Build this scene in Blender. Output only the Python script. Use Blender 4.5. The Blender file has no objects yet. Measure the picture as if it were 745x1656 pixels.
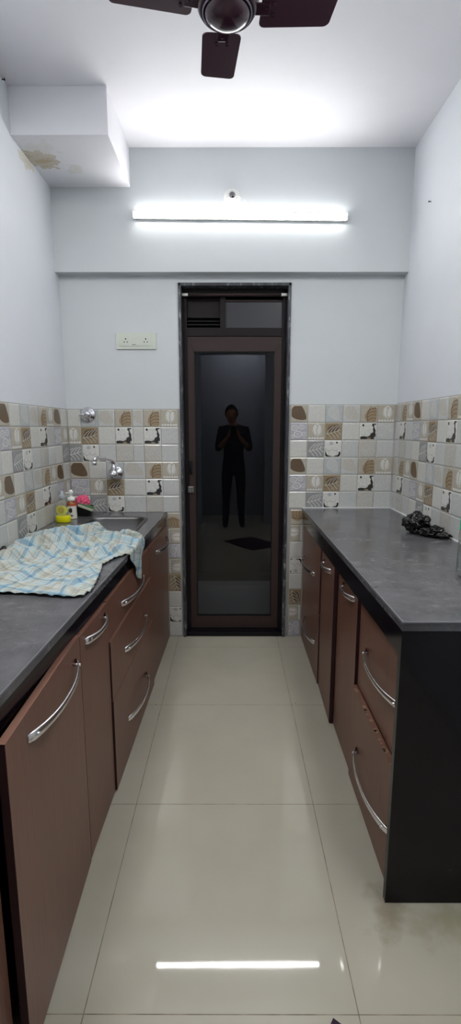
import bpy, bmesh, math, random
from mathutils import Vector, Matrix, noise
C = bpy.context.scene.collection
PI = math.pi
random.seed(4)

# ------------------------------------------------------------------ materials
def lin(c):
    c = c / 255.0
    return c / 12.92 if c <= 0.04045 else ((c + 0.055) / 1.055) ** 2.4
def rgb(t): return (lin(t[0]), lin(t[1]), lin(t[2]), 1.0)
def new_mat(name):
    m = bpy.data.materials.new(name); m.use_nodes = True
    nt = m.node_tree; b = nt.nodes['Principled BSDF']
    return m, nt, b
def simple(name, col, rough=0.5, metal=0.0, ior=1.45, trans=0.0, coat=0.0, spec=None):
    m, nt, b = new_mat(name)
    b.inputs['Base Color'].default_value = rgb(col)
    b.inputs['Roughness'].default_value = rough
    b.inputs['Metallic'].default_value = metal
    b.inputs['IOR'].default_value = ior
    b.inputs['Transmission Weight'].default_value = trans
    b.inputs['Coat Weight'].default_value = coat
    if spec is not None: b.inputs['Specular IOR Level'].default_value = spec
    return m
def coords(nt, scale=(1, 1, 1), kind='Object', loc=(0, 0, 0)):
    tc = nt.nodes.new('ShaderNodeTexCoord'); mp = nt.nodes.new('ShaderNodeMapping')
    mp.inputs['Scale'].default_value = scale; mp.inputs['Location'].default_value = loc
    nt.links.new(tc.outputs[kind], mp.inputs['Vector']); return mp.outputs['Vector']
def noise_tex(nt, vec, scale, detail=3, rough=0.55):
    n = nt.nodes.new('ShaderNodeTexNoise'); n.inputs['Scale'].default_value = scale
    n.inputs['Detail'].default_value = detail; n.inputs['Roughness'].default_value = rough
    nt.links.new(vec, n.inputs['Vector']); return n.outputs['Fac']
def ramp(nt, fac, stops, const=False):
    r = nt.nodes.new('ShaderNodeValToRGB')
    if const: r.color_ramp.interpolation = 'CONSTANT'
    e = r.color_ramp.elements
    while len(e) < len(stops): e.new(0.5)
    for k, (p, c) in enumerate(stops):
        e[k].position = p; e[k].color = c if len(c) == 4 else (c[0], c[1], c[2], 1)
    nt.links.new(fac, r.inputs['Fac']); return r.outputs['Color']
def mixc(nt, fac, a, b, mode='MIX'):
    m = nt.nodes.new('ShaderNodeMix'); m.data_type = 'RGBA'; m.blend_type = mode
    for sock, v in ((m.inputs[0], fac), (m.inputs[6], a), (m.inputs[7], b)):
        if isinstance(v, (int, float, tuple)): sock.default_value = v
        else: nt.links.new(v, sock)
    return m.outputs[2]
def math_n(nt, op, a, b=0.0, clamp=False):
    m = nt.nodes.new('ShaderNodeMath'); m.operation = op; m.use_clamp = clamp
    for sock, v in ((m.inputs[0], a), (m.inputs[1], b)):
        if isinstance(v, (int, float)): sock.default_value = v
        else: nt.links.new(v, sock)
    return m.outputs[0]
def bump(nt, b, h, strength, dist=0.01):
    n = nt.nodes.new('ShaderNodeBump'); n.inputs['Strength'].default_value = strength
    n.inputs['Distance'].default_value = dist
    nt.links.new(h, n.inputs['Height']); nt.links.new(n.outputs['Normal'], b.inputs['Normal'])

def paint(name, col, stain=None):
    m, nt, b = new_mat(name)
    v = coords(nt)
    f = noise_tex(nt, v, 2.3, 4)
    c = ramp(nt, f, [(0.3, rgb(tuple(x * 0.975 for x in col))), (0.7, rgb(col))])
    if stain:
        for (cx, cy, cz, rx, ry, scol, thr) in stain:
            tc = nt.nodes.new('ShaderNodeTexCoord'); s = nt.nodes.new('ShaderNodeVectorMath'); s.operation = 'SUBTRACT'
            s.inputs[1].default_value = (cx, cy, cz); nt.links.new(tc.outputs['Object'], s.inputs[0])
            d = nt.nodes.new('ShaderNodeVectorMath'); d.operation = 'DIVIDE'; d.inputs[1].default_value = (rx, ry, rx)
            nt.links.new(s.outputs[0], d.inputs[0])
            l = nt.nodes.new('ShaderNodeVectorMath'); l.operation = 'LENGTH'; nt.links.new(d.outputs[0], l.inputs[0])
            n2 = noise_tex(nt, v, 22, 4)
            k = math_n(nt, 'ADD', l.outputs['Value'], math_n(nt, 'MULTIPLY', math_n(nt, 'SUBTRACT', n2, 0.5), 2.6))
            mk = ramp(nt, k, [(0.0, (thr, thr, thr)), (0.62, (thr * .55,) * 3), (0.78, (thr,) * 3), (0.86, (0, 0, 0))])
            c = mixc(nt, mk, c, rgb(scol))
    nt.links.new(c, b.inputs['Base Color'])
    b.inputs['Roughness'].default_value = 0.62
    bump(nt, b, noise_tex(nt, v, 160, 2), 0.05, 0.002)
    return m
M = {}
M['wall'] = paint('wall_paint', (218, 222, 227))
M['wall_left'] = paint('wall_paint_stained', (218, 222, 227), [(-1.0, 2.62, 2.63, 0.035, 0.10, (196, 186, 160), 0.8)])
M['ceiling'] = paint('ceiling_paint', (228, 228, 232))
M['beam'] = paint('shaded_beam_paint', (206, 211, 213))  # white paint greyed: the beam's dimmer light is put into the colour
M['wall_end'] = paint('shaded_end_wall_paint', (206, 211, 213))  # same white paint, with the end wall's shade put into the colour
M['box'] = paint('bulkhead_paint', (222, 222, 226), [(-0.935, 2.66, 2.655, 0.085, 0.085, (176, 158, 120), 0.9),
                                                    (-0.80, 2.74, 2.655, 0.045, 0.05, (196, 190, 176), 0.6),
                                                    (-0.90, 2.56, 2.655, 0.09, 0.07, (206, 200, 186), 0.5)])
M['passage'] = paint('passage_paint', (150, 154, 164))
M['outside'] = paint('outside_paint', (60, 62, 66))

def floor_mat():
    m, nt, b = new_mat('polished_floor_tile')
    v = coords(nt)
    f = noise_tex(nt, v, 1.6, 5)
    c = ramp(nt, f, [(0.3, rgb((167, 163, 148))), (0.7, rgb((179, 175, 160)))])
    sp = nt.nodes.new('ShaderNodeSeparateXYZ'); nt.links.new(v, sp.inputs[0])
    P = 0.6425
    masks = []
    for out, off, wdt in (('X', -0.345, 0.0018), ('Y', 0.915, 0.0017)):
        a = math_n(nt, 'DIVIDE', math_n(nt, 'SUBTRACT', sp.outputs[out], off), P)
        wb = math_n(nt, 'ABSOLUTE', math_n(nt, 'SUBTRACT', math_n(nt, 'FRACT', math_n(nt, 'ADD', a, 0.5)), 0.5))
        masks.append(math_n(nt, 'LESS_THAN', wb, wdt))
    g = math_n(nt, 'MAXIMUM', masks[0], masks[1])
    gn = noise_tex(nt, v, 14, 3)
    gc = ramp(nt, gn, [(0.35, rgb((92, 84, 68))), (0.65, rgb((138, 130, 112)))])
    # greenish dirt at the foot of the black stone end panel
    for (cx, cy, rx, ry, col, st) in ((0.70, 1.13, 0.33, 0.075, (128, 124, 92), 0.55), (0.44, 1.16, 0.055, 0.10, (126, 116, 96), 0.6)):
        s = nt.nodes.new('ShaderNodeVectorMath'); s.operation = 'SUBTRACT'; s.inputs[1].default_value = (cx, cy, 0)
        nt.links.new(v, s.inputs[0])
        d = nt.nodes.new('ShaderNodeVectorMath'); d.operation = 'DIVIDE'; d.inputs[1].default_value = (rx, ry, 1)
        nt.links.new(s.outputs[0], d.inputs[0])
        l = nt.nodes.new('ShaderNodeVectorMath'); l.operation = 'LENGTH'; nt.links.new(d.outputs[0], l.inputs[0])
        k = math_n(nt, 'ADD', l.outputs['Value'], math_n(nt, 'MULTIPLY', math_n(nt, 'SUBTRACT', noise_tex(nt, v, 16, 4), 0.5), 1.8))
        mk = ramp(nt, k, [(0.15, (st,) * 3), (1.0, (0, 0, 0))])
        c = mixc(nt, mk, c, rgb(col))
    # small dark specks
    vo = nt.nodes.new('ShaderNodeTexVoronoi'); vo.inputs['Scale'].default_value = 4.2; nt.links.new(v, vo.inputs['Vector'])
    c = mixc(nt, math_n(nt, 'LESS_THAN', vo.outputs['Distance'], 0.013), c, rgb((70, 64, 54)))
    c = mixc(nt, g, c, gc)
    nt.links.new(c, b.inputs['Base Color'])
    r = ramp(nt, noise_tex(nt, v, 3.0, 4), [(0.35, (0.022,) * 3), (0.7, (0.05,) * 3)])
    r2 = mixc(nt, g, r, (0.7, 0.7, 0.7, 1)); nt.links.new(r2, b.inputs['Roughness'])
    b.inputs['IOR'].default_value = 1.5
    return m
M['floor'] = floor_mat()

def wood(name, c1, c2, rough=0.38):
    m, nt, b = new_mat(name)
    v = coords(nt, (60, 60, 2.2))
    f = noise_tex(nt, v, 3.0, 5, 0.65)
    v2 = coords(nt, (3, 3, 0.9)); f2 = noise_tex(nt, v2, 2.0, 3)
    c = ramp(nt, f, [(0.3, rgb(c1)), (0.72, rgb(c2))])
    c = mixc(nt, 0.35, c, ramp(nt, f2, [(0.3, rgb(c1)), (0.75, rgb(c2))]))
    nt.links.new(c, b.inputs['Base Color']); b.inputs['Roughness'].default_value = rough
    bump(nt, b, f, 0.04, 0.001)
    return m
M['wood'] = wood('walnut_laminate', (92, 61, 49), (122, 84, 68))
M['wood_in'] = wood('carcass_laminate', (60, 34, 30), (74, 44, 38), 0.5)
M['wood_edge'] = simple('edge_banding', (116, 82, 68), 0.4)
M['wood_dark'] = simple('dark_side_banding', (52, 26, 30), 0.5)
M['chip'] = simple('chipped_board', (150, 122, 98), 0.8)

def granite(name, c1, c2, rough, smudge=0.0, ior=1.5):
    m, nt, b = new_mat(name)
    v = coords(nt)
    f = noise_tex(nt, v, 9, 6, 0.7)
    c = ramp(nt, f, [(0.35, rgb(c1)), (0.7, rgb(c2))])
    vo = nt.nodes.new('ShaderNodeTexVoronoi'); vo.inputs['Scale'].default_value = 55; nt.links.new(v, vo.inputs['Vector'])
    c = mixc(nt, math_n(nt, 'LESS_THAN', vo.outputs['Distance'], 0.10), c, rgb(tuple(min(255, x + 22) for x in c2)))
    if smudge:
        f3 = noise_tex(nt, coords(nt, (1, 2.4, 1)), 7.5, 5, 0.7)
        c = mixc(nt, ramp(nt, f3, [(0.56, (0, 0, 0)), (0.66, (smudge,) * 3)]), c, rgb((128, 126, 126)))
    nt.links.new(c, b.inputs['Base Color'])
    r = ramp(nt, noise_tex(nt, v, 5, 4), [(0.3, (rough * .7,) * 3), (0.7, (rough * 1.3,) * 3)])
    nt.links.new(r, b.inputs['Roughness']); b.inputs['IOR'].default_value = ior
    return m
M['granite_top'] = granite('lit_black_granite', (74, 74, 77), (96, 96, 99), 0.22, 0.4)  # light and wall reflections on the tops painted in as paler granite, plus smudges
M['granite'] = granite('black_granite', (11, 8, 13), (20, 15, 23), 0.14, ior=1.36)
M['edge_highlight'] = simple('granite_edge_highlight', (92, 93, 97), 0.3)  # highlight along the black edge, painted as a lighter grey
def jamb():
    m, nt, b = new_mat('plaster_smeared_granite')
    v = coords(nt, (1, 1, 0.35))
    f = noise_tex(nt, v, 55, 5, 0.7)
    c = ramp(nt, f, [(0.50, rgb((62, 66, 72))), (0.60, rgb((120, 124, 128))), (0.68, rgb((190, 192, 192)))])
    f2 = noise_tex(nt, v, 20, 4)
    c = mixc(nt, ramp(nt, f2, [(0.42, (1, 1, 1)), (0.52, (0, 0, 0))]), c, rgb((48, 50, 56)))
    nt.links.new(c, b.inputs['Base Color']); b.inputs['Roughness'].default_value = 0.5
    return m
M['jamb'] = jamb()
M['chrome'] = simple('chrome', (225, 225, 230), 0.13, 1.0)
M['handle'] = simple('satin_chrome', (235, 235, 238), 0.27, 1.0)
M['steel'] = simple('brushed_steel', (112, 112, 112), 0.36, 1.0)
M['white_plastic'] = simple('white_plastic', (222, 224, 220), 0.35)
M['cream_plastic'] = simple('cream_plastic', (206, 212, 200), 0.3)
M['black'] = simple('black_plastic', (14, 14, 15), 0.35)
M['hole'] = simple('socket_hole', (10, 10, 10), 0.8)
M['dark_frame'] = simple('dark_anodised_frame', (60, 48, 46), 0.5, 0.0, spec=.25)
M['dark_frame2'] = simple('dark_profile', (26, 20, 21), 0.5, spec=.25)
M['louver'] = simple('louvre_black', (12, 11, 12), 0.6)
M['grey_metal'] = simple('grey_latch_metal', (140, 140, 140), 0.35, 0.7)
M['wire'] = simple('white_wire', (190, 190, 190), 0.5)
M['nail'] = simple('nail_steel', (40, 38, 38), 0.5, 0.5)
M['sealant'] = simple('white_sealant', (214, 216, 216), 0.5)
M['fan'] = simple('dark_fan_enamel', (54, 28, 42), 0.22, 0.0, coat=0.5)
M['fan_blade'] = simple('fan_blade_enamel', (62, 36, 48), 0.45, spec=.3)
M['fan_ring'] = simple('fan_ring', (120, 110, 125), 0.2, 0.9)
M['mat'] = simple('dark_doormat', (44, 26, 46), 0.9)
M['pink'] = simple('pink_scourer', (226, 92, 128), 0.8)
M['sponge'] = simple('pale_sponge', (206, 210, 186), 0.9)
M['sponge_green'] = simple('green_scour_pad', (70, 110, 70), 0.9)
M['label'] = simple('white_label', (220, 218, 208), 0.5)
M['red'] = simple('orange_red_print', (196, 82, 40), 0.5)
M['green'] = simple('green_label', (50, 175, 130), 0.4)
M['soap'] = simple('yellow_soap', (226, 222, 20), 0.2, ior=1.4)
M['soap_label'] = simple('yellow_label', (200, 200, 92), 0.4)
M['amber'] = simple('amber_liquid', (150, 82, 40), 0.25)
M['bag'] = simple('black_bag_film', (4, 3, 4), 0.18, spec=0.5)
def thin_glass(name, tint, ior=1.5, rough=0.0):
    m = bpy.data.materials.new(name); m.use_nodes = True; nt = m.node_tree
    for n in list(nt.nodes): nt.nodes.remove(n)
    o = nt.nodes.new('ShaderNodeOutputMaterial'); mx = nt.nodes.new('ShaderNodeMixShader')
    t = nt.nodes.new('ShaderNodeBsdfTransparent'); t.inputs[0].default_value = tint
    g = nt.nodes.new('ShaderNodeBsdfGlossy'); g.inputs['Roughness'].default_value = rough
    lw = nt.nodes.new('ShaderNodeLayerWeight'); lw.inputs['Blend'].default_value = 0.5
    f0 = ((ior - 1) / (ior + 1)) ** 2
    k = math_n(nt, 'ADD', math_n(nt, 'MULTIPLY', math_n(nt, 'POWER', lw.outputs['Facing'], 5.0), 1 - f0), f0, True)
    nt.links.new(k, mx.inputs[0]); nt.links.new(t.outputs[0], mx.inputs[1]); nt.links.new(g.outputs[0], mx.inputs[2])
    nt.links.new(mx.outputs[0], o.inputs[0]); return m
M['glass'] = thin_glass('tinted_door_glass', (0.42, 0.44, 0.46, 1), 1.70)
M['clear'] = thin_glass('clear_plastic', (0.95, 0.97, 0.97, 1), 2.6, 0.18)
def frosted():
    m, nt, b = new_mat('frosted_glass')
    b.inputs['Base Color'].default_value = rgb((52, 53, 58)); b.inputs['Roughness'].default_value = 0.35
    return m
M['frosted'] = frosted()
def emis(name, col, s):
    m = bpy.data.materials.new(name); m.use_nodes = True; nt = m.node_tree
    for n in list(nt.nodes): nt.nodes.remove(n)
    o = nt.nodes.new('ShaderNodeOutputMaterial'); e = nt.nodes.new('ShaderNodeEmission')
    e.inputs[0].default_value = (*col, 1); e.inputs[1].default_value = s
    nt.links.new(e.outputs[0], o.inputs[0]); return m
LED = 25.0
M['led'] = emis('led_diffuser', (1.0, 0.99, 0.985), LED)
M['fill_led'] = emis('added_fill_diffuser', (1.0, 0.99, 0.975), 8.5)  # glow of the added ceiling fill panels

# ------------------------------------------------------------------ mesh helpers
def box(bm, x0, x1, y0, y1, z0, z1, mi=0, bev=0.0, f=None):
    vs = [bm.verts.new((x, y, z)) for x in (x0, x1) for y in (y0, y1) for z in (z0, z1)]
    idx = ((0, 1, 3, 2), (4, 6, 7, 5), (0, 4, 5, 1), (2, 3, 7, 6), (0, 2, 6, 4), (1, 5, 7, 3))
    fs = [bm.faces.new([vs[i] for i in q]) for q in idx]
    for q in fs: q.material_index = mi
    if bev:
        es = list({e for q in fs for e in q.edges})
        r = bmesh.ops.bevel(bm, geom=es, offset=bev, segments=2, affect='EDGES', profile=0.6)
        for q in r['faces']: q.material_index = mi
        vs = list({v for q in r['faces'] for v in q.verts} | {v for v in vs if v.is_valid})
    if f:
        for v in vs: v.co = f(v.co)
    return vs
def lathe(bm, prof, n=24, mi=0, mat=None, cap=True):
    rings = []
    for r, z in prof:
        rings.append([bm.verts.new((r * math.cos(2 * PI * k / n), r * math.sin(2 * PI * k / n), z)) for k in range(n)])
    allv = [v for r in rings for v in r]
    for a, b in zip(rings, rings[1:]):
        for k in range(n):
            q = bm.faces.new((a[k], a[(k + 1) % n], b[(k + 1) % n], b[k])); q.material_index = mi; q.smooth = True
    if cap:
        for r in (rings[0], rings[-1]):
            q = bm.faces.new(r); q.material_index = mi
    if mat is not None:
        for v in allv: v.co = mat @ v.co
    return allv
def tube(bm, pts, r, n=10, mi=0):
    pts = [Vector(p) for p in pts]; rings = []
    rs = r if isinstance(r, (list, tuple)) else [r] * len(pts)
    up = Vector((0, 0, 1))
    for i, p in enumerate(pts):
        t = (pts[min(i + 1, len(pts) - 1)] - pts[max(i - 1, 0)]).normalized()
        a = t.cross(up)
        if a.length < 1e-3: a = t.cross(Vector((0, 1, 0)))
        a.normalize(); b = a.cross(t)
        rings.append([bm.verts.new(p + rs[i] * (math.cos(2 * PI * k / n) * a + math.sin(2 * PI * k / n) * b)) for k in range(n)])
    for a, b in zip(rings, rings[1:]):
        for k in range(n):
            q = bm.faces.new((a[k], a[(k + 1) % n], b[(k + 1) % n], b[k])); q.material_index = mi; q.smooth = True
    for q in (rings[0], rings[-1]): bm.faces.new(q).material_index = mi
def obj(name, bm, mats, parent=None, loc=None, rot=None, fix=True):
    me = bpy.data.meshes.new(name)
    if fix: bmesh.ops.recalc_face_normals(bm, faces=bm.faces[:])
    bm.to_mesh(me); bm.free()
    for m in (mats if isinstance(mats, (list, tuple)) else [mats]): me.materials.append(m)
    o = bpy.data.objects.new(name, me); C.objects.link(o)
    if parent: o.parent = parent
    if loc: o.location = loc
    if rot: o.rotation_euler = rot
    return o
def tag(o, label, cat, group=None, kind=None):
    if label: o['label'] = label
    if cat: o['category'] = cat
    if group: o['group'] = group
    if kind: o['kind'] = kind
    return o
def thing(name, label, cat, loc=(0, 0, 0), rot=(0, 0, 0), group=None, kind=None):
    o = bpy.data.objects.new(name, None); C.objects.link(o); o.location = loc; o.rotation_euler = rot
    o.empty_display_size = 0.05
    return tag(o, label, cat, group, kind)
def B(): return bmesh.new()
def arc(cx, cy, r, a0, a1, n=8): return [(cx + r * math.cos(a0 + (a1 - a0) * k / n), cy + r * math.sin(a0 + (a1 - a0) * k / n)) for k in range(n + 1)]
def rrect(x0, x1, y0, y1, r, n=8):
    return (arc(x1 - r, y1 - r, r, 0, PI / 2, n) + arc(x0 + r, y1 - r, r, PI / 2, PI, n)
            + arc(x0 + r, y0 + r, r, PI, 1.5 * PI, n) + arc(x1 - r, y0 + r, r, 1.5 * PI, 2 * PI, n))

# ------------------------------------------------------------------ room shell
YB = 3.0; CEIL = 2.853; YF = -0.62
bm = B(); box(bm, -1.15, 1.15, -1.45, 3.12, -0.12, 0); tag(obj('floor', bm, M['floor']), 'glossy beige square floor tiles between the two cabinet runs', 'floor', kind='structure')
bm = B(); box(bm, -1.15, 1.15, -1.45, 3.12, CEIL, CEIL + 0.1); tag(obj('ceiling', bm, M['ceiling']), 'plain white painted ceiling above the fan', 'ceiling', kind='structure')
wl = bm = B(); box(bm, -1.1, -1.0, -1.45, 3.12, 0, CEIL); wall_l = tag(obj('wall_left', bm, M['wall_left']), 'white wall on the left above the sink counter', 'wall', kind='structure')
bm = B(); box(bm, 1.0, 1.1, -1.45, 3.12, 0, CEIL); wall_r = tag(obj('wall_right', bm, M['wall']), 'white wall on the right above the black worktop', 'wall', kind='structure')
DX0, DX1, DZ = -0.312, 0.349, 2.18
bm = B()
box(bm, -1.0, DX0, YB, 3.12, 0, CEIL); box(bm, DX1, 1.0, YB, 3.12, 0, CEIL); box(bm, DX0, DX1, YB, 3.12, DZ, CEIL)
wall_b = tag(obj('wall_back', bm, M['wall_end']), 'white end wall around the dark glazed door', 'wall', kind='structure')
bm = B(); OX0, OX1, OZ = -0.42, 0.46, 2.33
box(bm, -1.0, OX0, YF - 0.1, YF, 0, CEIL); box(bm, OX1, 1.0, YF - 0.1, YF, 0, CEIL); box(bm, OX0, OX1, YF - 0.1, YF, OZ, CEIL)
tag(obj('wall_rear', bm, M['passage']), 'grey wall with the open doorway behind the viewer', 'wall', kind='structure')
bm = B(); box(bm, -1.0, 1.0, -1.45, -1.35, 0, CEIL); tag(obj('wall_passage', bm, M['passage']), 'grey passage wall seen only mirrored in the door glass', 'wall', kind='structure')
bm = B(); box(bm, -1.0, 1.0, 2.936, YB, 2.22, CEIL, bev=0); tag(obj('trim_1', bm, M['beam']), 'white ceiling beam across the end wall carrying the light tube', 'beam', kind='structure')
bm = B(); box(bm, -1.0, -0.557, 2.45, 2.936, 2.655, CEIL, bev=0.003); tag(obj('trim_2', bm, M['box']), 'white boxed-in bulkhead in the upper left corner with brown damp stain', 'bulkhead', kind='structure')
# utility balcony beyond the door
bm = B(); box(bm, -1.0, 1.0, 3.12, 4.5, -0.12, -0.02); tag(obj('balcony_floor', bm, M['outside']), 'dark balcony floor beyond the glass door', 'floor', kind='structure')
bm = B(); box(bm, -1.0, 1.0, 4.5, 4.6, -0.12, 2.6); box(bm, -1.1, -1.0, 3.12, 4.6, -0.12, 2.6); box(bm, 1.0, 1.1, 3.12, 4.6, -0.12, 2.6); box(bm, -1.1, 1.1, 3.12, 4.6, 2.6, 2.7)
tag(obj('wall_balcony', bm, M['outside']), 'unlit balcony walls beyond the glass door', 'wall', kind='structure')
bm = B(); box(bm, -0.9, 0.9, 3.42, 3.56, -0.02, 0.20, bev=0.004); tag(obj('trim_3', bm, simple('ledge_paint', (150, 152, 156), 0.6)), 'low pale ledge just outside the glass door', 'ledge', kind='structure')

# ------------------------------------------------------------------ wall tile bands
TP = {}
def tm(key, col, rough=0.16):
    m, nt, b = new_mat('tile_' + key)
    v = coords(nt); f = noise_tex(nt, v, 70, 4, 0.6)
    c = ramp(nt, f, [(0.3, rgb(tuple(x * 0.95 for x in col))), (0.7, rgb(col))])
    nt.links.new(c, b.inputs['Base Color']); b.inputs['Roughness'].default_value = rough
    TP[key] = len(TPM); TPM.append(m)
TPM = []
tm('grout', (158, 156, 150), 0.8)
tm('cream', (206, 206, 200)); tm('grey', (182, 186, 186)); tm('beige', (182, 175, 160)); tm('pale', (192, 188, 178))
tm('brown', (104, 88, 70)); tm('tan', (158, 140, 114)); tm('vein_dark', (112, 84, 56)); tm('greybg', (148, 150, 150))
tm('vein_white', (204, 204, 198)); tm('white', (218, 218, 212)); tm('branch', (54, 52, 50)); tm('lace', (176, 176, 184))
tm('olive', (146, 128, 98)); tm('line', (160, 154, 142)); tm('palegrey', (196, 198, 196))
def leaf(cx, cy, L, W, a, skew=0.0, n=14):
    ca, sa = math.cos(a), math.sin(a); pts = []
    for k in range(2 * n):
        t = k / (2.0 * n) * 2 * PI
        x = math.cos(t) * L / 2; s = (x / L + 0.5)
        y = math.sin(t) * W / 2 * (0.55 + 0.9 * (1 - s)) * (1.0 if s < .9 else .8) + skew * x * x
        pts.append((cx + x * ca - y * sa, cy + x * sa + y * ca))
    return pts
def ell(cx, cy, rx, ry, a=0, n=16):
    ca, sa = math.cos(a), math.sin(a)
    return [(cx + rx * math.cos(2 * PI * k / n) * ca - ry * math.sin(2 * PI * k / n) * sa,
             cy + rx * math.cos(2 * PI * k / n) * sa + ry * math.sin(2 * PI * k / n) * ca) for k in range(n)]
def strokes(path, w):
    out = []
    for (x0, y0), (x1, y1) in zip(path, path[1:]):
        dx, dy = x1 - x0, y1 - y0; l = math.hypot(dx, dy) or 1; nx, ny = -dy / l * w / 2, dx / l * w / 2
        ex, ey = dx / l * w * .3, dy / l * w * .3
        out.append([(x0 - nx - ex, y0 - ny - ey), (x1 - nx + ex, y1 - ny + ey), (x1 + nx + ex, y1 + ny + ey), (x0 + nx - ex, y0 + ny - ey)])
    return out
def bez(p0, p1, p2, n=5): return [((1 - t) ** 2 * p0[0] + 2 * t * (1 - t) * p1[0] + t * t * p2[0], (1 - t) ** 2 * p0[1] + 2 * t * (1 - t) * p1[1] + t * t * p2[1]) for t in [k / n for k in range(n + 1)]]
def veins(key, w, ang=0.0, cx=.5, cy=.5, big=1.0):
    res = []
    ca, sa = math.cos(ang), math.sin(ang)
    def T(p): x, y = (p[0] - .5) * big, (p[1] - .5) * big; return (cx + x * ca - y * sa, cy + x * sa + y * ca)
    mid = bez((.0, .35), (.5, .42), (1.0, .62))
    paths = [mid]
    for s in (.12, .32, .52, .72):
        bx, by = s, .36 + .2 * s
        paths.append(bez((bx, by), (bx + .12, by + .28), (bx + .36, by + .40)))
        paths.append(bez((bx, by), (bx + .20, by - .12), (bx + .30, by - .34)))
    for p in paths:
        for q in strokes([T(a) for a in p], w): res.append((key, q))
    return res
def tulip(bg):
    r = [('white', ell(.55, .60, .28, .36, .1)), ('line', ell(.47, .60, .175, .33, .14)), ('white', ell(.465, .60, .145, .30, .14)),
         ('line', ell(.66, .60, .145, .32, -.15)), ('white', ell(.665, .60, .115, .29, -.15))]
    for x in (.12, .28, .44, .60, .76, .90): r += [('line', ell(x, .10, .10, .12)), ('white', ell(x, .09, .082, .10))]
    return r
def motif(name):
    if name == 'brownleaf': return 'beige', [('brown', leaf(.49, .50, 1.02, .74, -0.75, .22))] + [('vein_dark', q) for q in strokes(bez((.2, .8), (.45, .55), (.72, .22)), .025)]
    if name == 'plain': return 'cream', []
    if name == 'greyplain': return 'palegrey', []
    if name == 'greyshape': return 'grey', [('palegrey', leaf(.52, .5, .9, .62, -1.0, .2))]
    if name == 'paleleaf': return 'palegrey', [('pale', leaf(.52, .5, .98, .66, -0.7, .2))]
    if name == 'tanleaf':
        r = [('tan', leaf(.66, .46, .92, .66, 1.25, -.2))]
        for y in (.14, .32, .50, .68):
            r += [('vein_dark', q) for q in strokes(bez((.40, y - .06), (.6, y + .20), (.92, y + .10)), .028)]
        r += [('vein_dark', q) for q in strokes(bez((.45, .04), (.30, .5), (.62, .92)), .028)]
        return 'beige', r
    if name == 'tulip': return 'beige', tulip('beige')
    if name == 'lace':
        r = []
        for (x, y, s) in ((.25, .7, .2), (.65, .75, .17), (.45, .35, .24), (.82, .35, .15), (.12, .2, .14), (.85, .08, .1)):
            r += [('white', ell(x, y, s, s * .8)), ('lace', ell(x, y, s * .78, s * .6)), ('vein_white', ell(x, y, s * .42, s * .32)), ('lace', ell(x, y, s * .2, s * .15))]
        return 'lace', r
    if name == 'brownvein': return 'tan', [('olive', leaf(.5, .62, 1.2, .75, .15)), ('brown', leaf(.55, .66, .8, .4, .3))] + veins('pale', .035)
    if name == 'flower':
        r = [('branch', q) for q in strokes(bez((.96, .95), (.62, .98), (.86, .55)) + bez((.86, .55), (.9, .2), (.3, .1)), .13)]
        r += [('branch', ell(.25, .10, .28, .13)), ('branch', ell(.80, .20, .2, .24)), ('branch', ell(.2, .85, .06, .07)), ('olive', ell(.55, .1, .12, .06)), ('grey', ell(.9, .12, .06, .09))]
        for (x, y, s) in ((.62, .70, .17), (.38, .66, .2), (.24, .44, .18), (.48, .42, .18), (.66, .52, .13)):
            r += [('grey', ell(x, y, s, s * .9)), ('white', ell(x, y + .01, s * .92, s * .8))]
        return 'white', r
    if name == 'flower2':
        r = [('branch', q) for q in strokes(bez((.04, .32), (.1, .05), (.35, .04)), .12) + strokes(bez((.62, .05), (.9, .05), (.9, .3)), .12)]
        r += [('branch', ell(.72, .86, .05, .06)), ('grey', ell(.4, .82, .12, .1)), ('branch', ell(.04, .45, .05, .07))]
        for (x, y, s) in ((.5, .26, .26), (.28, .5, .16), (.62, .5, .16)):
            r += [('line', ell(x, y, s, s * .8)), ('white', ell(x, y + .01, s * .93, s * .72))]
        return 'white', r
    if name == 'greyleaf': return 'greybg', veins('vein_white', .045)
    if name == 'greyleaf2': return 'pale', veins('palegrey', .045)
    if name == 'palevein': return 'palegrey', veins('cream', .03, .2)
    return 'cream', []
PAT = [['brownleaf', 'plain', 'greyshape', 'paleleaf', 'tanleaf', 'tulip'],
       ['lace', 'tulip', 'brownvein', 'plain', 'flower', 'palevein'],
       ['plain', 'greyleaf', 'flower2', 'greyplain', 'greyleaf2', 'greyplain']]
MC = {n: motif(n) for r in PAT for n in r}
def clip(poly, x0, x1, y0, y1):
    for ax, lim, sg in ((0, x0, 1), (0, x1, -1), (1, y0, 1), (1, y1, -1)):
        out = []
        for i in range(len(poly)):
            a, b = poly[i - 1], poly[i]; ia, ib = sg * (a[ax] - lim) >= 0, sg * (b[ax] - lim) >= 0
            if ia != ib:
                t = (lim - a[ax]) / (b[ax] - a[ax]); out.append((a[0] + t * (b[0] - a[0]), a[1] + t * (b[1] - a[1])))
            if ib: out.append(b)
        poly = out
        if len(poly) < 3: return []
    return poly
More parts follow.
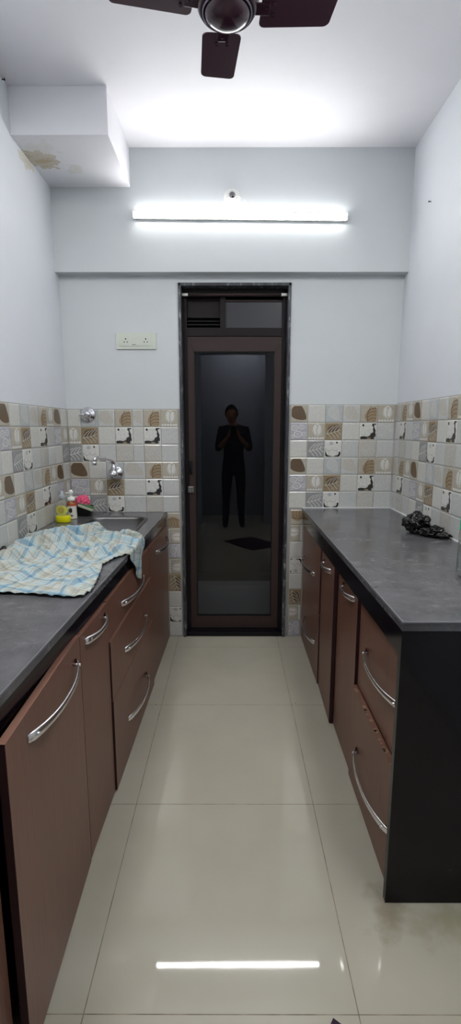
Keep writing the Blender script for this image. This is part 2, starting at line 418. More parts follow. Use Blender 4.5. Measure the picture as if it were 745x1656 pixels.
def tile(bm, O, U, N, u0, u1, z0, z1, name, umin=0.0, umax=1.0, rot=0):
    """O origin on the wall plane, U direction along the wall, N into the room."""
    Z = Vector((0, 0, 1)); g = 0.0010; e = 0.0075 * 0.8; h = 0.0022
    def P(u, z, d): return bm.verts.new(O + U * u + Z * z + N * (0.001 + d))
    a = [P(u0 + g, z0 + g, 0), P(u1 - g, z0 + g, 0), P(u1 - g, z1 - g, 0), P(u0 + g, z1 - g, 0)]
    b = [P(u0 + e, z0 + e, h), P(u1 - e, z0 + e, h), P(u1 - e, z1 - e, h), P(u0 + e, z1 - e, h)]
    base, shapes = MC[name]
    bi = TP[base]
    for k in range(4):
        q = bm.faces.new((a[k], a[(k + 1) % 4], b[(k + 1) % 4], b[k])); q.material_index = bi
    bm.faces.new(b).material_index = bi
    w, hh = u1 - u0, z1 - z0
    eu, ez = e / w * (umax - umin) * 0.75, e / hh * 0.75
    for k, (key, poly) in enumerate(shapes):
        for _ in range(rot): poly = [(y, 1 - x) for x, y in poly]
        poly = clip(poly, umin + eu * 1.35, umax - eu * 1.35, ez * 1.35, 1 - ez * 1.35)
        if len(poly) < 3: continue
        d = h + 0.00012 + 0.00003 * k
        vs = [P(u0 + (x - umin) / (umax - umin) * w, z0 + y * hh, d) for x, y in poly]
        try: bm.faces.new(vs).material_index = TP[key]
        except ValueError: pass
def band(bm, O, U, N, cols, ztop, pitch, rows=6):
    for r in range(rows):
        for (u0, u1, ci, a, b_) in cols(r):
            tile(bm, O, U, N, u0, u1, ztop - (r + 1) * pitch, ztop - r * pitch, PAT[r % 3][ci], a, b_)
def backing(bm, O, U, N, u0, u1, z0, z1, t=0.0012):
    Z = Vector((0, 0, 1))
    pts = [O + U * u + Z * z + N * d for u in (u0, u1) for z in (z0, z1) for d in (-0.0, t)]
    vs = [bm.verts.new(p) for p in pts]
    for q in ((0, 1, 3, 2), (4, 6, 7, 5), (0, 4, 5, 1), (2, 3, 7, 6), (0, 2, 6, 4), (1, 5, 7, 3)):
        bm.faces.new([vs[i] for i in q]).material_index = 0
V = Vector
PT = 0.1065
# back wall, left of the door
bm = B(); O, U, N = V((0, YB, 0)), V((1, 0, 0)), V((0, -1, 0))
top = [(-0.9975, -0.917, 1, .25, 1), (-0.917, -0.813, 2, 0, 1), (-0.813, -0.710, 3, 0, 1), (-0.710, -0.603, 4, 0, 1), (-0.603, -0.537, 3, .0, .62), (-0.537, -0.431, 4, 0, 1), (-0.431, -0.325, 5, 0, 1)]
low = [(-0.9975, -0.881, 0, 0, 1), (-0.881, -0.774, 1, 0, 1), (-0.774, -0.667, 2, 0, 1), (-0.667, -0.533, 3, 0, 1), (-0.533, -0.427, 4, 0, 1), (-0.427, -0.325, 5, 0, 1)]
band(bm, O, U, N, lambda r: top if r < 3 else low, 1.461, 0.1057)
zs = [0.826, 0.727, 0.624, 0.529, 0.426, 0.311, 0.206, 0.1, 0.003]
for k, (n, rt) in enumerate((('tanleaf', 1), ('tulip', 1), ('lace', 1), ('tulip', 1), ('brownvein', 1), ('plain', 0), ('flower2', 0), ('plain', 0))):
    tile(bm, O, U, N, -0.404, -0.322, zs[k + 1], zs[k], n, 0, .8, rt)
backing(bm, O, U, N, -0.998, DX0 - 0.001, 0.003, 1.4635)
obj('tile_band', bm, TPM, wall_b)
# back wall, right of the door
bm = B()
band(bm, O, U, N, lambda r: [(0.358 + k * 0.1055, 0.358 + (k + 1) * 0.1055, k % 6, 0, 1) for k in range(6)] + [(0.991, 0.9975, 0, 0, .1)], 1.487, 0.1055)
zs = [0.845, 0.747, 0.641, 0.535, 0.429, 0.326, 0.221, 0.113, 0.005]
for k, (n, rt) in enumerate((('tanleaf', 3), ('tulip', 3), ('plain', 0), ('flower2', 2), ('plain', 0), ('brownvein', 1), ('tulip', 3), ('lace', 1))):
    tile(bm, O, U, N, 0.370, 0.452, zs[k + 1], zs[k], n, .2, 1, rt)
backing(bm, O, U, N, DX1 + 0.001, 0.998, 0.003, 1.489)
obj('tile_band', bm, TPM, wall_b)
# left wall (reads left to right = +y)
def lcols(r):
    edges = [3.0 - 0.0025, 2.886, 2.768, 2.660, 2.549, 2.440, 2.330, 2.219]
    idx = [1, 0, 5, 4, 3, 2, 1]
    out = [(edges[k + 1], edges[k], idx[k], 0, 1) for k in range(7)]
    y = 2.219; ci = 0
    while y > 0.4:
        out.append((y - 0.1075, y, ci, 0, 1)); y -= 0.1075; ci = (ci - 1) % 6
    return out
bm = B(); band(bm, V((-1.0, 0, 0)), V((0, 1, 0)), V((1, 0, 0)), lcols, 1.461, 0.1057)
backing(bm, V((-1.0, 0, 0)), V((0, 1, 0)), V((1, 0, 0)), 0.36, 2.998, 0.82, 1.4635)
obj('tile_band', bm, TPM, wall_l)
# right wall (reads left to right = -y)
def rcols(r):
    out = [(0.0025, 0.083, 3, .25, 1)]; u = 0.083; ci = 4
    while u < 2.4:
        out.append((u, u + 0.1055, ci, 0, 1)); u += 0.1055; ci = (ci + 1) % 6
    return out
bm = B(); band(bm, V((1.0, 3.0, 0)), V((0, -1, 0)), V((-1, 0, 0)), rcols, 1.492, 0.1062)
backing(bm, V((1.0, 3.0, 0)), V((0, -1, 0)), V((-1, 0, 0)), 0.002, 2.45, 0.85, 1.4945)
obj('tile_band', bm, TPM, wall_r)

# ------------------------------------------------------------------ door
door = thing('door_1', 'dark brown glazed kitchen door in a black stone surround', 'door', (0.02, 3.06, 0), kind='structure')
def dpart(name, bm, m, parent=door, label=None):
    for v in bm.verts: v.co -= V((0.02, 3.06, 0))
    o = obj(name, bm, m, parent)
    if label: o['label'] = label
    return o
bm = B(); t = 0.018; y0, y1 = 2.990, 3.118
box(bm, DX0 + .001, DX0 + t, y0, y1, 0, DZ - .001, bev=.002); box(bm, DX1 - t, DX1 - .001, y0, y1, 0, DZ - .001, bev=.002)
box(bm, DX0 + .001, DX1 - .001, y0, y1, DZ - t, DZ - .001, bev=.002)
dpart('stone_surround', bm, M['jamb'], label='grey stone surround smeared with plaster')
bm = B(); box(bm, DX0 + t, DX1 - t, 2.998, 3.118, 0.001, 0.034, bev=.003); dpart('threshold', bm, M['granite'])
fx0, fx1 = DX0 + t, DX1 - t
bm = B()
box(bm, fx0, -0.268, 3.055, 3.11, 0.034, DZ - t, bev=.002); box(bm, 0.306, fx1, 3.055, 3.11, 0.034, DZ - t, bev=.002)
box(bm, -0.268, 0.306, 3.055, 3.11, 1.893, 1.942, bev=.002); box(bm, -0.268, 0.306, 3.055, 3.11, 2.118, DZ - t, bev=.002)
box(bm, -0.068, -0.036, 3.058, 3.11, 1.942, 2.118, bev=.002)
dpart('frame', bm, M['dark_frame2'])
bm = B(); box(bm, -0.268, -0.068, 3.085, 3.09, 2.005, 2.118); dpart('transom_panel', bm, M['dark_frame2'])
bm = B()
for k in range(3): box(bm, -0.267, -0.069, 3.07, 3.10, 1.946 + k * .02, 1.950 + k * .02, f=lambda c: V((c.x, c.y, c.z + (c.y - 3.085) * .4)))
dpart('louvre', bm, M['louver'])
bm = B(); box(bm, -0.036, 0.306, 3.078, 3.084, 1.942, 2.100); dpart('transom_pane', bm, M['frosted'], label='pale grey frosted transom pane')
bm = B(); box(bm, -0.036, 0.306, 3.07, 3.09, 2.094, 2.104); dpart('transom_bead', bm, M['dark_frame'])
lf = B()
def rail(pts, y0=3.058, y1=3.098):
    vs = [lf.verts.new((x, y, z)) for y in (y0, y1) for x, z in pts]; n = len(pts)
    lf.faces.new(vs[:n]); lf.faces.new(vs[n:][::-1])
    for k in range(n): lf.faces.new((vs[k], vs[(k + 1) % n], vs[n + (k + 1) % n], vs[n + k]))
X0, X1, Z0, Z1 = -0.268 + .002, 0.306 - .002, 0.036, 1.891; gx0, gx1, gz0, gz1 = -0.228, 0.262, 0.115, 1.806; q = 0.0008
rail([(X0, Z1 - q), (gx0, gz1 - q), (gx0, gz0 + q), (X0, Z0 + q)]); rail([(X1, Z1 - q), (gx1, gz1 - q), (gx1, gz0 + q), (X1, Z0 + q)])
rail([(X0 + q, Z1), (X1 - q, Z1), (gx1 - q, gz1), (gx0 + q, gz1)]); rail([(X0 + q, Z0), (X1 - q, Z0), (gx1 - q, gz0), (gx0 + q, gz0)])
leafo = dpart('door_leaf', lf, M['dark_frame'])
bm = B(); b_ = .006
for a in ((gx0, gx0 + b_, gz0, gz1), (gx1 - b_, gx1, gz0, gz1), (gx0, gx1, gz1 - b_, gz1), (gx0, gx1, gz0, gz0 + b_)): box(bm, a[0], a[1], 3.066, 3.088, a[2], a[3])
gb = dpart('glazing_bead', bm, M['louver'], leafo)
bm = B(); vs = [bm.verts.new(p) for p in ((gx0, 3.076, gz0), (gx1, 3.076, gz0), (gx1, 3.076, gz1), (gx0, 3.076, gz1))]; bm.faces.new(vs); dpart('pane', bm, M['glass'], leafo)
bm = B(); box(bm, -0.263, -0.247, 3.050, 3.060, 1.06, 1.15, bev=.003); tube(bm, [(-.255, 3.050, 1.14), (-.255, 3.030, 1.135), (-.254, 3.026, 1.10), (-.255, 3.032, 1.075)], .006)
dpart('handle', bm, M['black'], leafo)
bm = B(); box(bm, -0.275, -0.238, 3.046, 3.060, 0.945, 0.985, bev=.004); tube(bm, [(-.256, 3.046, .965), (-.256, 3.030, .965)], .010); box(bm, -.262, -.250, 3.022, 3.034, .948, .982, bev=.003)
dpart('latch', bm, M['grey_metal'], leafo, 'grey metal latch')
# tension rod
t_ = thing('curtain_rod', 'thin dark tension rod with white end caps across the top of the doorway', 'curtain rod', (0.0185, 3.030, 2.122))
bm = B(); tube(bm, [(-.275, 0, 0), (.275, 0, 0)], .007); obj('rod', bm, M['dark_frame'], t_)
for s in (-1, 1):
    bm = B(); tube(bm, [(s * .275, 0, 0), (s * .3115, 0, 0)], .0085); obj('end_cap', bm, M['white_plastic'], t_)

# ------------------------------------------------------------------ cabinets
def handle_bm(ya, yb, sgn, z, x0):
    bm = B(); n = 22; L = yb - ya; P = 0.034 if L > .28 else .026; rings = []
    for k in range(n + 1):
        t = k / n; y = ya + L * t; s = 2 * t - 1
        off = 0.004 + P * (1 - abs(s) ** 2.4)
        wz = 0.0085 + 0.0045 * abs(s) ** 1.5; th = 0.0024
        if k in (0, n): off = 0.001; wz = 0.010
        dz = -0.002
        rings.append([bm.verts.new((sgn * (x0 + off + a * th), y, z + b * wz + dz)) for a, b in ((1, -.75), (1.5, 0), (1, .75), (0, 1), (-1, .8), (-1, -.8), (0, -1))])
    for a, b in zip(rings, rings[1:]):
        m = len(a)
        for k in range(m): q = bm.faces.new((a[k], a[(k + 1) % m], b[(k + 1) % m], b[k])); q.smooth = True
    bm.faces.new(rings[0]); bm.faces.new(rings[-1])
    for y in (ya + .022, yb - .022):
        tube(bm, [(sgn * (x0 - .001), y, z - .002), (sgn * (x0 + .012 + P * .25), y, z - .002)], .0045, 8)
    return bm
def cabinet(name, label, side, Y0, Y1, F, ang, depth, fronts, group, cat, top=0.748, by=None):
    """side +1: aisle lies toward +x (left run); fronts are in world y; local x is measured out of the face plane."""
    yc = (Y0 + Y1) / 2
    root = thing(name, label, cat, (F(yc), yc, 0), (0, 0, ang), group)
    a, b = (by or (Y0, Y1))[0] - yc, (by or (Y0, Y1))[1] - yc; s = side; ba, bb = a, b
    bm = B(); i = 0.021; zt = top
    for q in ((a, a + .016), (b - .016, b)): box(bm, *sorted((s * -i, s * -depth)), q[0], q[1], 0.002, zt)
    box(bm, *sorted((s * -i, s * -depth)), a + .016, b - .016, 0.06, 0.076); box(bm, *sorted((s * -(depth - .006), s * -depth)), a + .016, b - .016, 0.076, zt)
    box(bm, *sorted((s * -i, s * -(i + .07))), a + .016, b - .016, zt - .016, zt)
    box(bm, *sorted((s * -(i + .03), s * -(i + .042))), a + .016, b - .016, 0.002, 0.06)
    obj('body', bm, M['wood_in'], root)
    for fr in fronts:
        y0, y1, z0, z1, off = fr['y'][0] - yc, fr['y'][1] - yc, fr['z'][0], fr['z'][1], fr.get('off', 0.0)
        aj = fr.get('ajar', 0.0)
        def sh(c, y0=y0, y1=y1, aj=aj, s=s): return V((c.x + s * aj * (y1 - c.y) / (y1 - y0), c.y, c.z))
        bm = B()
        vs = box(bm, *sorted((s * off, s * (off - .018))), y0, y1, z0, z1, 0, bev=.0012)
        for q in bm.faces:
            c = q.calc_center_median(); q.normal_update()
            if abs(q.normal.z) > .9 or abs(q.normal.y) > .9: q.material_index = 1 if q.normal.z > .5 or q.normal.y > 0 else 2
        if fr.get('chip'):
            for k in range(34):
                yy = y0 + .01 + (y1 - y0 - .02) * random.random(); l = .003 + .012 * random.random()
                if random.random() < (yy - y0) / (y1 - y0) * .6: continue
                box(bm, *sorted((s * (off + .0004), s * (off - .006 - .006 * random.random()))), yy, min(yy + l, y1), z1 - .002 * random.random() - .001, z1 + .0006, 3)
        if fr['kind'] == 'drawer':   # drawer box behind its front
            d = min(depth - .05, .40)
            ye = min(y1, bb)
            for qq in ((y0 + .03, y0 + .042), (ye - .042, ye - .03)): box(bm, *sorted((s * (off - .018), s * (off - d))), qq[0], qq[1], z0 + .02, z1 - .05, 4)
            box(bm, *sorted((s * (off - .018), s * (off - d))), y0 + .042, ye - .042, z0 + .02, z0 + .028, 4)
        bmesh.ops.recalc_face_normals(bm, faces=bm.faces[:])
        if aj:
            for v in bm.verts: v.co = sh(v.co)
        fo = obj(fr['kind'], bm, [M['wood'], M['wood_edge'], M['wood_dark'], M['chip'], M['wood_in']], root)
        if fr.get('label'): fo['label'] = fr['label']
        if fr.get('h'):
            ya, yb, hz = fr['h'][0] - yc, fr['h'][1] - yc, fr['h'][2]
            hb = handle_bm(ya, yb, s, hz, off)
            if aj:
                for v in hb.verts: v.co = sh(v.co)
            obj('handle', hb, M['handle'], fo)
    return root
LF = lambda y: -0.406 - 0.024 * (2.98 - y)
LA = -math.atan(0.024)
LG, RG = 'walnut base cabinets under the sink counter', 'walnut base cabinets under the plain worktop'
DL = lambda y: 0.0
cabinet('base_cabinet', 'walnut cabinet at the near left edge of the photo, beside the ajar door', 1, 0.20, 0.818, LF, LA, 0.50,
        [dict(kind='door', y=(0.203, 0.815), z=(.006, .748), off=.002)], LG, 'cabinet')
cabinet('base_cabinet', 'left cabinet nearest the viewer, its tall walnut door slightly ajar with big chrome handle', 1, 0.822, 1.320, LF, LA, 0.50,
        [dict(kind='door', y=(0.826, 1.318), z=(.006, .761), off=.0065, ajar=.024, h=(.922, 1.272, .706), label='door standing slightly ajar')], LG, 'cabinet')
cabinet('base_cabinet', 'narrow walnut cabinet on the left between the ajar door and the drawers', 1, 1.323, 1.617, LF, LA, 0.50,
        [dict(kind='door', y=(1.327, 1.615), z=(.006, .750), off=.004, h=(1.365, 1.576, .720))], LG, 'cabinet')
cabinet('drawer_cabinet', 'walnut unit of three stacked drawers under the left counter', 1, 1.619, 2.388, LF, LA, 0.50,
        [dict(kind='drawer', y=(1.620, 2.386), z=(.601, .750), off=.002, h=(1.806, 2.190, .672)),
         dict(kind='drawer', y=(1.620, 2.386), z=(.371, .5975), off=.0085, h=(1.806, 2.190, .480)),
         dict(kind='drawer', y=(1.620, 2.386), z=(.006, .368), off=.0105, h=(1.811, 2.188, .176))], LG, 'cabinet', by=(1.619, 2.252))
cabinet('base_cabinet', 'walnut cabinet under the sink, the farthest one of the left run', 1, 2.391, 2.985, LF, LA, 0.50,
        [dict(kind='door', y=(2.391, 2.985), z=(.006, .750), off=.002, h=(2.57, 2.93, .680))], LG, 'cabinet', top=.655, by=(2.256, 2.985))
RF = lambda y: 0.470
cabinet('drawer_cabinet', 'far right walnut unit of two deep drawers next to the glass door', -1, 2.390, 2.985, RF, 0, 0.50,
        [dict(kind='drawer', y=(2.393, 2.985), z=(.392, .748), off=.016, h=(2.545, 2.906, .565)),
         dict(kind='drawer', y=(2.393, 2.985), z=(.006, .388), off=.015, h=(2.482, 2.841, .198))], RG, 'cabinet')
cabinet('base_cabinet', 'right-hand walnut cabinet with a door left ajar, near the far drawers', -1, 2.044, 2.386, RF, 0, 0.50,
        [dict(kind='door', y=(2.044, 2.386), z=(.006, .748), off=.010, ajar=.010, h=(2.115, 2.290, .712), label='door standing slightly ajar')], RG, 'cabinet')
cabinet('base_cabinet', 'narrow walnut cabinet on the right between the ajar door and the big near drawers', -1, 1.710, 2.040, RF, 0, 0.50,
        [dict(kind='door', y=(1.712, 2.036), z=(.006, .750), off=.002, h=(1.748, 1.935, .713))], RG, 'cabinet')
cabinet('drawer_cabinet', 'nearest right walnut unit of two big drawers against the black stone end', -1, 1.208, 1.706, RF, 0, 0.50,
        [dict(kind='drawer', y=(1.208, 1.703), z=(.391, .752), off=-.008, h=(1.247, 1.607, .577)),
         dict(kind='drawer', y=(1.208, 1.709), z=(.006, .386), off=.009, h=(1.237, 1.614, .186), chip=True, label='lower drawer with chipped top edge')], RG, 'cabinet')

# ------------------------------------------------------------------ worktops
def slab(outer, holes, z0, z1):
    bm = B(); loops = []
    for pts in [outer] + holes:
        vs = [bm.verts.new((x, y, z1)) for x, y in pts]
        loops.append([bm.edges.new((vs[k], vs[(k + 1) % len(vs)])) for k in range(len(vs))])
    r = bmesh.ops.triangle_fill(bm, edges=[e for l in loops for e in l], use_beauty=True, use_dissolve=False)
    fs = [f for f in bm.faces]
    for f in fs:
        f.normal_update()
        if f.normal.z < 0: f.normal_flip()
    r = bmesh.ops.extrude_face_region(bm, geom=fs)
    for v in r['geom']:
        if isinstance(v, bmesh.types.BMVert): v.co.z = z0
    return bm
wt = thing('worktop', 'black granite sink counter with the crumpled cloth on it, left side', 'worktop', (-0.72, 1.6, 0.83))
hole = rrect(-0.823, -0.497, 2.275, 2.815, 0.075)
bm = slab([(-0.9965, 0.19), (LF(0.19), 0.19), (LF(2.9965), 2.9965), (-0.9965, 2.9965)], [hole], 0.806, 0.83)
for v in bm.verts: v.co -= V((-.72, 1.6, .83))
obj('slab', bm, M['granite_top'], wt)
bm = B()
def rotl(c): return V((c.x + LF(c.y), c.y, c.z))
box(bm, -.018, -.003, 0.19, 2.9965, 0.762, 0.806, f=rotl); box(bm, -.52, -.018, .19, .208, .762, .806, f=rotl)
for v in bm.verts: v.co -= V((-.72, 1.6, .83))
obj('apron', bm, M['granite'], wt)
bm = B(); box(bm, -.0035, .0012, 0.19, 2.9965, 0.8245, 0.8308, f=rotl, bev=.001)
for v in bm.verts: v.co -= V((-.72, 1.6, .83))
obj('polished_edge', bm, M['edge_highlight'], wt)
RE = 1.186
wr = thing('worktop', 'plain black granite worktop with a stone end panel down to the floor, right side', 'worktop', (0.72, 2.1, 0.855))
def wpart(name, bm, m, label=None):
    for v in bm.verts: v.co -= V((.72, 2.1, .855))
    o = obj(name, bm, m, wr)
    if label: o['label'] = label
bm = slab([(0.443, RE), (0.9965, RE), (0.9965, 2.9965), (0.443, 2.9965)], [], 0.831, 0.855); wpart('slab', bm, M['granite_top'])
bm = B(); box(bm, .446, .461, RE + .02, 2.9965, .757, .831); wpart('apron', bm, M['granite'])
bm = B(); box(bm, .4425, .9965, RE - .0005, RE + .0195, 0.001, .831); wpart('end_panel', bm, M['granite'])
bm = B(); box(bm, .4415, .4465, RE - .001, 2.9965, .8490, .8558, bev=.001); box(bm, .4465, .9965, RE - .0015, RE + .003, .8500, .8558, bev=.001); wpart('polished_edge', bm, M['edge_highlight'])
bm = B(); box(bm, .989, .9965, RE, 2.990, .855, .860); box(bm, .445, .9965, 2.989, 2.9965, .855, .860); wpart('sealant_line', bm, M['sealant'], 'white sealant line')
# ------------------------------------------------------------------ sink
sk = thing('kitchen_sink', 'stainless steel sink basin sunk in the left counter below the tap', 'sink', (-0.66, 2.545, 0.83))
bm = B(); rings = []
for (ins, z) in ((-.016, .832), (-.004, .8345), (.004, .8335), (.010, .820), (.020, .700), (.05, .672), (.10, .668)):
    r0 = max(.02, .075 - ins)
    rings.append([bm.verts.new((x, y, z)) for x, y in rrect(-0.823 + ins, -0.497 - ins, 2.275 + ins, 2.815 - ins, r0)])
for a, b in zip(rings, rings[1:]):
    for k in range(len(a)): q = bm.faces.new((a[k], a[(k + 1) % len(a)], b[(k + 1) % len(a)], b[k])); q.smooth = True
bm.faces.new(rings[-1])
for v in bm.verts: v.co -= V((-.66, 2.545, .83))
o = obj('basin', bm, M['steel'], sk); md = o.modifiers.new('s', 'SOLIDIFY'); md.thickness = .0012; md.offset = -1
bm = B(); lathe(bm, [(.040, -.160), (.038, -.157), (.026, -.158), (.024, -.1615), (.002, -.1615)], 24); obj('drain', bm, M['chrome'], sk)

# ------------------------------------------------------------------ tap and pipe cover
tp = thing('wall_tap', 'chrome wall tap with swivel spout above the sink', 'tap', (-0.712, 2.9965, 1.075))
RX = Matrix.Rotation(PI / 2, 4, 'X')   # lathe axis +z -> -y
bm = B(); lathe(bm, [(.045, 0), (.045, .004), (.036, .012), (.020, .018), (.018, .020)], 28, mat=RX); obj('flange', bm, M['chrome'], tp)
bm = B(); lathe(bm, [(.017, .018), (.017, .045), (.024, .05), (.026, .075), (.022, .088), (.010, .092)], 24, mat=RX)
lathe(bm, [(.017, 0.0), (.019, .018), (.014, .030), (.012, .045)], 20, mat=Matrix.Translation((0, -.062, .012)))
obj('valve_body', bm, M['chrome'], tp)
bm = B(); tube(bm, [(0, -.062, .045), (0, -.062, .064), (-.008, -.075, .078), (-.03, -.12, .092), (-.052, -.17, .102), (-.066, -.20, .104), (-.071, -.214, .098), (-.072, -.217, .084)], [.011, .012, .0125, .0125, .0115, .0105, .0105, .0105], 14)
obj('spout', bm, M['chrome'], tp)
bm = B(); lathe(bm, [(.010, 0), (.014, -.003), (.014, -.022), (.010, -.023)], 18, mat=Matrix.Translation((-.072, -.217, .086))); obj('aerator', bm, M['chrome'], tp)
bm = B(); lathe(bm, [(.008, 0), (.013, .006), (.014, .022), (.006, .026)], 18, mat=Matrix.Translation((0, -.092, 0)) @ RX); box(bm, -.022, .022, -.116, -.108, -.005, .005, bev=.002); obj('handle', bm, M['chrome'], tp)
pc = thing('pipe_outlet', 'round chrome capped water outlet at the top row of tiles, upper left', 'pipe cover', (-0.868, 2.9965, 1.428))
bm = B(); lathe(bm, [(.046, 0), (.046, .004), (.040, .012), (.026, .016), (.025, .018)], 28, mat=RX); obj('flange', bm, M['chrome'], pc)
bm = B(); lathe(bm, [(.022, .012), (.025, .022), (.024, .034), (.017, .043), (.006, .046)], 24, mat=RX); box(bm, -.045, -.018, -.040, -.022, -.012, .004, bev=.003); obj('cap', bm, M['chrome'], pc)

# ------------------------------------------------------------------ bottles and bits by the sink
t = thing('dish_soap_bottle', 'squat bottle of yellow dish soap standing by the tiles left of the sink', 'bottle', (-0.938, 2.660, 0.831))
bm = B(); lathe(bm, [(.034, 0), (.0375, .004), (.0378, .036), (.037, .038)], 24, mat=Matrix.Diagonal((1.1, .75, 1, 1))); obj('liquid', bm, M['soap'], t)
bm = B(); lathe(bm, [(.031, 0.0005), (.0362, .004), (.0368, .06), (.034, .098), (.022, .118), (.012, .128), (.012, .134)], 24, mat=Matrix.Diagonal((1.1, .75, 1, 1)), cap=False); obj('shell', bm, thin_glass('soap_bottle_shell', (.96, .97, .93, 1), 1.35, .1), t)
bm = B()
for k in range(9):
    a0, a1 = -PI * .5 - .9 + k * .2, -PI * .5 - .9 + (k + 1) * .2
    hh = .026 * math.sqrt(max(.02, 1 - ((k + .5) / 4.5 - 1) ** 2)); 
    p = [(.0375 * 1.1 * math.cos(a), .0375 * .75 * math.sin(a)) for a in (a0, a1)]
    vs = [bm.verts.new((p[i][0], p[i][1], .072 + s * hh)) for i, s in ((0, -1), (1, -1), (1, 1), (0, 1))]; bm.faces.new(vs)
lb = obj('label', bm, M['soap_label'], t)
bm = B(); 
for (x, z, rx, rz) in ((0, .074, .017, .020),):
    bm.faces.new([bm.verts.new((x + rx * math.cos(k * PI / 8), -.0292, z + rz * math.sin(k * PI / 8))) for k in range(16)])
obj('print', bm, M['olive'] if 'olive' in M else simple('label_print', (176, 160, 70), .5), lb)
bm = B(); lathe(bm, [(.017, .130), (.018, .133), (.018, .150), (.013, .156), (.009, .160), (.008, .172), (.004, .174)], 20); obj('cap', bm, simple('clear_grey_cap', (150, 156, 160), .3), t)
t = thing('pump_bottle', 'slim liquid bottle with a white pump head beside the yellow soap', 'bottle', (-0.925, 2.770, 0.831))
bm = B(); lathe(bm, [(.024, 0), (.027, .004), (.027, .080), (.024, .096), (.013, .106), (.012, .110)], 24); obj('bottle_body', bm, M['amber'], t)
bm = B(); lathe(bm, [(.0276, .002), (.0276, .076)], 24, cap=False); lb = obj('label', bm, M['label'], t)
bm = B()
for (x, z, rx, rz) in ((0.002, .052, .010, .014), (.002, .022, .016, .004)):
    bm.faces.new([bm.verts.new((x + rx * math.cos(k * PI / 8), -.0290, z + rz * math.sin(k * PI / 8))) for k in range(16)])
obj('print', bm, M['black'], lb)
bm = B(); lathe(bm, [(.0280, .077), (.0280, .083)], 24, cap=False); obj('band', bm, M['red'], t)
bm = B(); lathe(bm, [(.020, .104), (.0215, .106), (.0215, .126), (.010, .128), (.009, .142), (.013, .144), (.012, .158), (.006, .168)], 20); box(bm, -.030, 0, -.006, .006, .146, .154, bev=.002); obj('pump', bm, M['white_plastic'], t)
t = thing('scrubber_tub', 'small black open tub in the corner behind the sink, holding the pink scourer', 'tub', (-0.880, 2.872, 0.831))
bm = B(); rings = []
for (w, d, z) in ((.040, .030, .0), (.048, .036, .055), (.050, .038, .057), (.046, .034, .055), (.038, .028, .004)):
    rings.append([bm.verts.new((x, y, z)) for x, y in rrect(-w, w, -d, d, .012, 5)])
for a, b in zip(rings, rings[1:]):
    for k in range(len(a)): bm.faces.new((a[k], a[(k + 1) % len(a)], b[(k + 1) % len(a)], b[k]))
bm.faces.new(rings[0]); bm.faces.new(rings[-1]); obj('tub_body', bm, M['black'], t)
def lump(name, r, sc, mats, loc, amp, freq, label, cat, sub=4, seed=0, rot=None):
    bm = B(); bmesh.ops.create_icosphere(bm, subdivisions=sub, radius=1)
    for v in bm.verts:
        n = v.co.normalized(); d = 1 + amp * noise.noise(n * freq + V((seed, 0, 0))) + amp * .5 * abs(noise.noise(n * freq * 2.3 + V((seed, 5, 0))))
        v.co = V((n.x * sc[0], n.y * sc[1], n.z * sc[2])) * r * d
    for f in bm.faces: f.smooth = True
    o = obj(name, bm, mats, loc=loc, rot=rot); return tag(o, label, cat)
lump('scouring_ball', .040, (1, .8, .95), M['pink'], (-0.888, 2.862, .915), .35, 5, 'bright pink scouring ball sitting in the black tub', 'scourer', seed=3)
bm = B(); box(bm, -.046, .046, -.011, .011, -.012, .006, 0, bev=.003); box(bm, -.046, .046, -.011, .011, .0065, .012, 1, bev=.002)
tag(obj('dish_sponge', bm, [M['sponge'], M['sponge_green']], loc=(-0.862, 2.838, .889), rot=(0.3, .38, .1)), 'pale dish sponge with green pad leaning across the black tub', 'sponge')

# ------------------------------------------------------------------ cloth
def plaid():
    m, nt, b = new_mat('plaid_cotton')
    tc = nt.nodes.new('ShaderNodeTexCoord'); sp = nt.nodes.new('ShaderNodeSeparateXYZ'); nt.links.new(tc.outputs['UV'], sp.inputs[0])
    def bands(out, per):
        return math_n(nt, 'FRACT', math_n(nt, 'DIVIDE', sp.outputs[out], per))
    W = rgb((198, 201, 196)); BL = rgb((120, 158, 180)); BD = rgb((96, 128, 150)); OL = rgb((164, 164, 150)); LB = rgb((176, 200, 208)); GR = rgb((186, 186, 176))
    st = [(0, W), (.12, BD), (.135, W), (.20, LB), (.30, W), (.34, BD), (.352, W), (.42, BL), (.54, LB), (.60, W), (.70, GR), (.78, BD), (.79, GR), (.86, OL), (.93, W)]
    a = ramp(nt, bands('X', .105), st, True); c = ramp(nt, bands('Y', .115), st, True)
    col = mixc(nt, 0.5, a, c)
    col = mixc(nt, .55, col, mixc(nt, 1.0, a, c, 'MULTIPLY'))
    f = noise_tex(nt, coords(nt), 5, 3)
    nt.links.new(col, b.inputs['Base Color']); b.inputs['Roughness'].default_value = 0.9
    bump(nt, b, noise_tex(nt, coords(nt), 420, 2), .25, .001)
    return m
outline = [(-0.972, 1.62), (-0.93, 1.50), (-0.85, 1.475), (-0.73, 1.464), (-0.65, 1.459), (-0.585, 1.442), (-0.504, 1.430), (-0.458, 1.436), (-0.450, 1.489), (-0.457, 1.571), (-0.475, 1.701),
           (-0.492, 1.790), (-0.470, 1.880), (-0.440, 1.930), (-0.405, 1.965), (-0.345, 2.02), (-0.285, 2.08), (-0.262, 2.125), (-0.335, 2.17), (-0.400, 2.215), (-0.46, 2.285), (-0.495, 2.300),
           (-0.53, 2.255), (-0.575, 2.25), (-0.62, 2.34), (-0.69, 2.405), (-0.745, 2.37), (-0.82, 2.345), (-0.90, 2.335), (-0.955, 2.27), (-0.972, 2.10)]
def inside(x, y):
    r = False
    for i in range(len(outline)):
        (x0, y0), (x1, y1) = outline[i - 1], outline[i]
        if (y0 > y) != (y1 > y) and x < (x1 - x0) * (y - y0) / (y1 - y0) + x0: r = not r
    return r
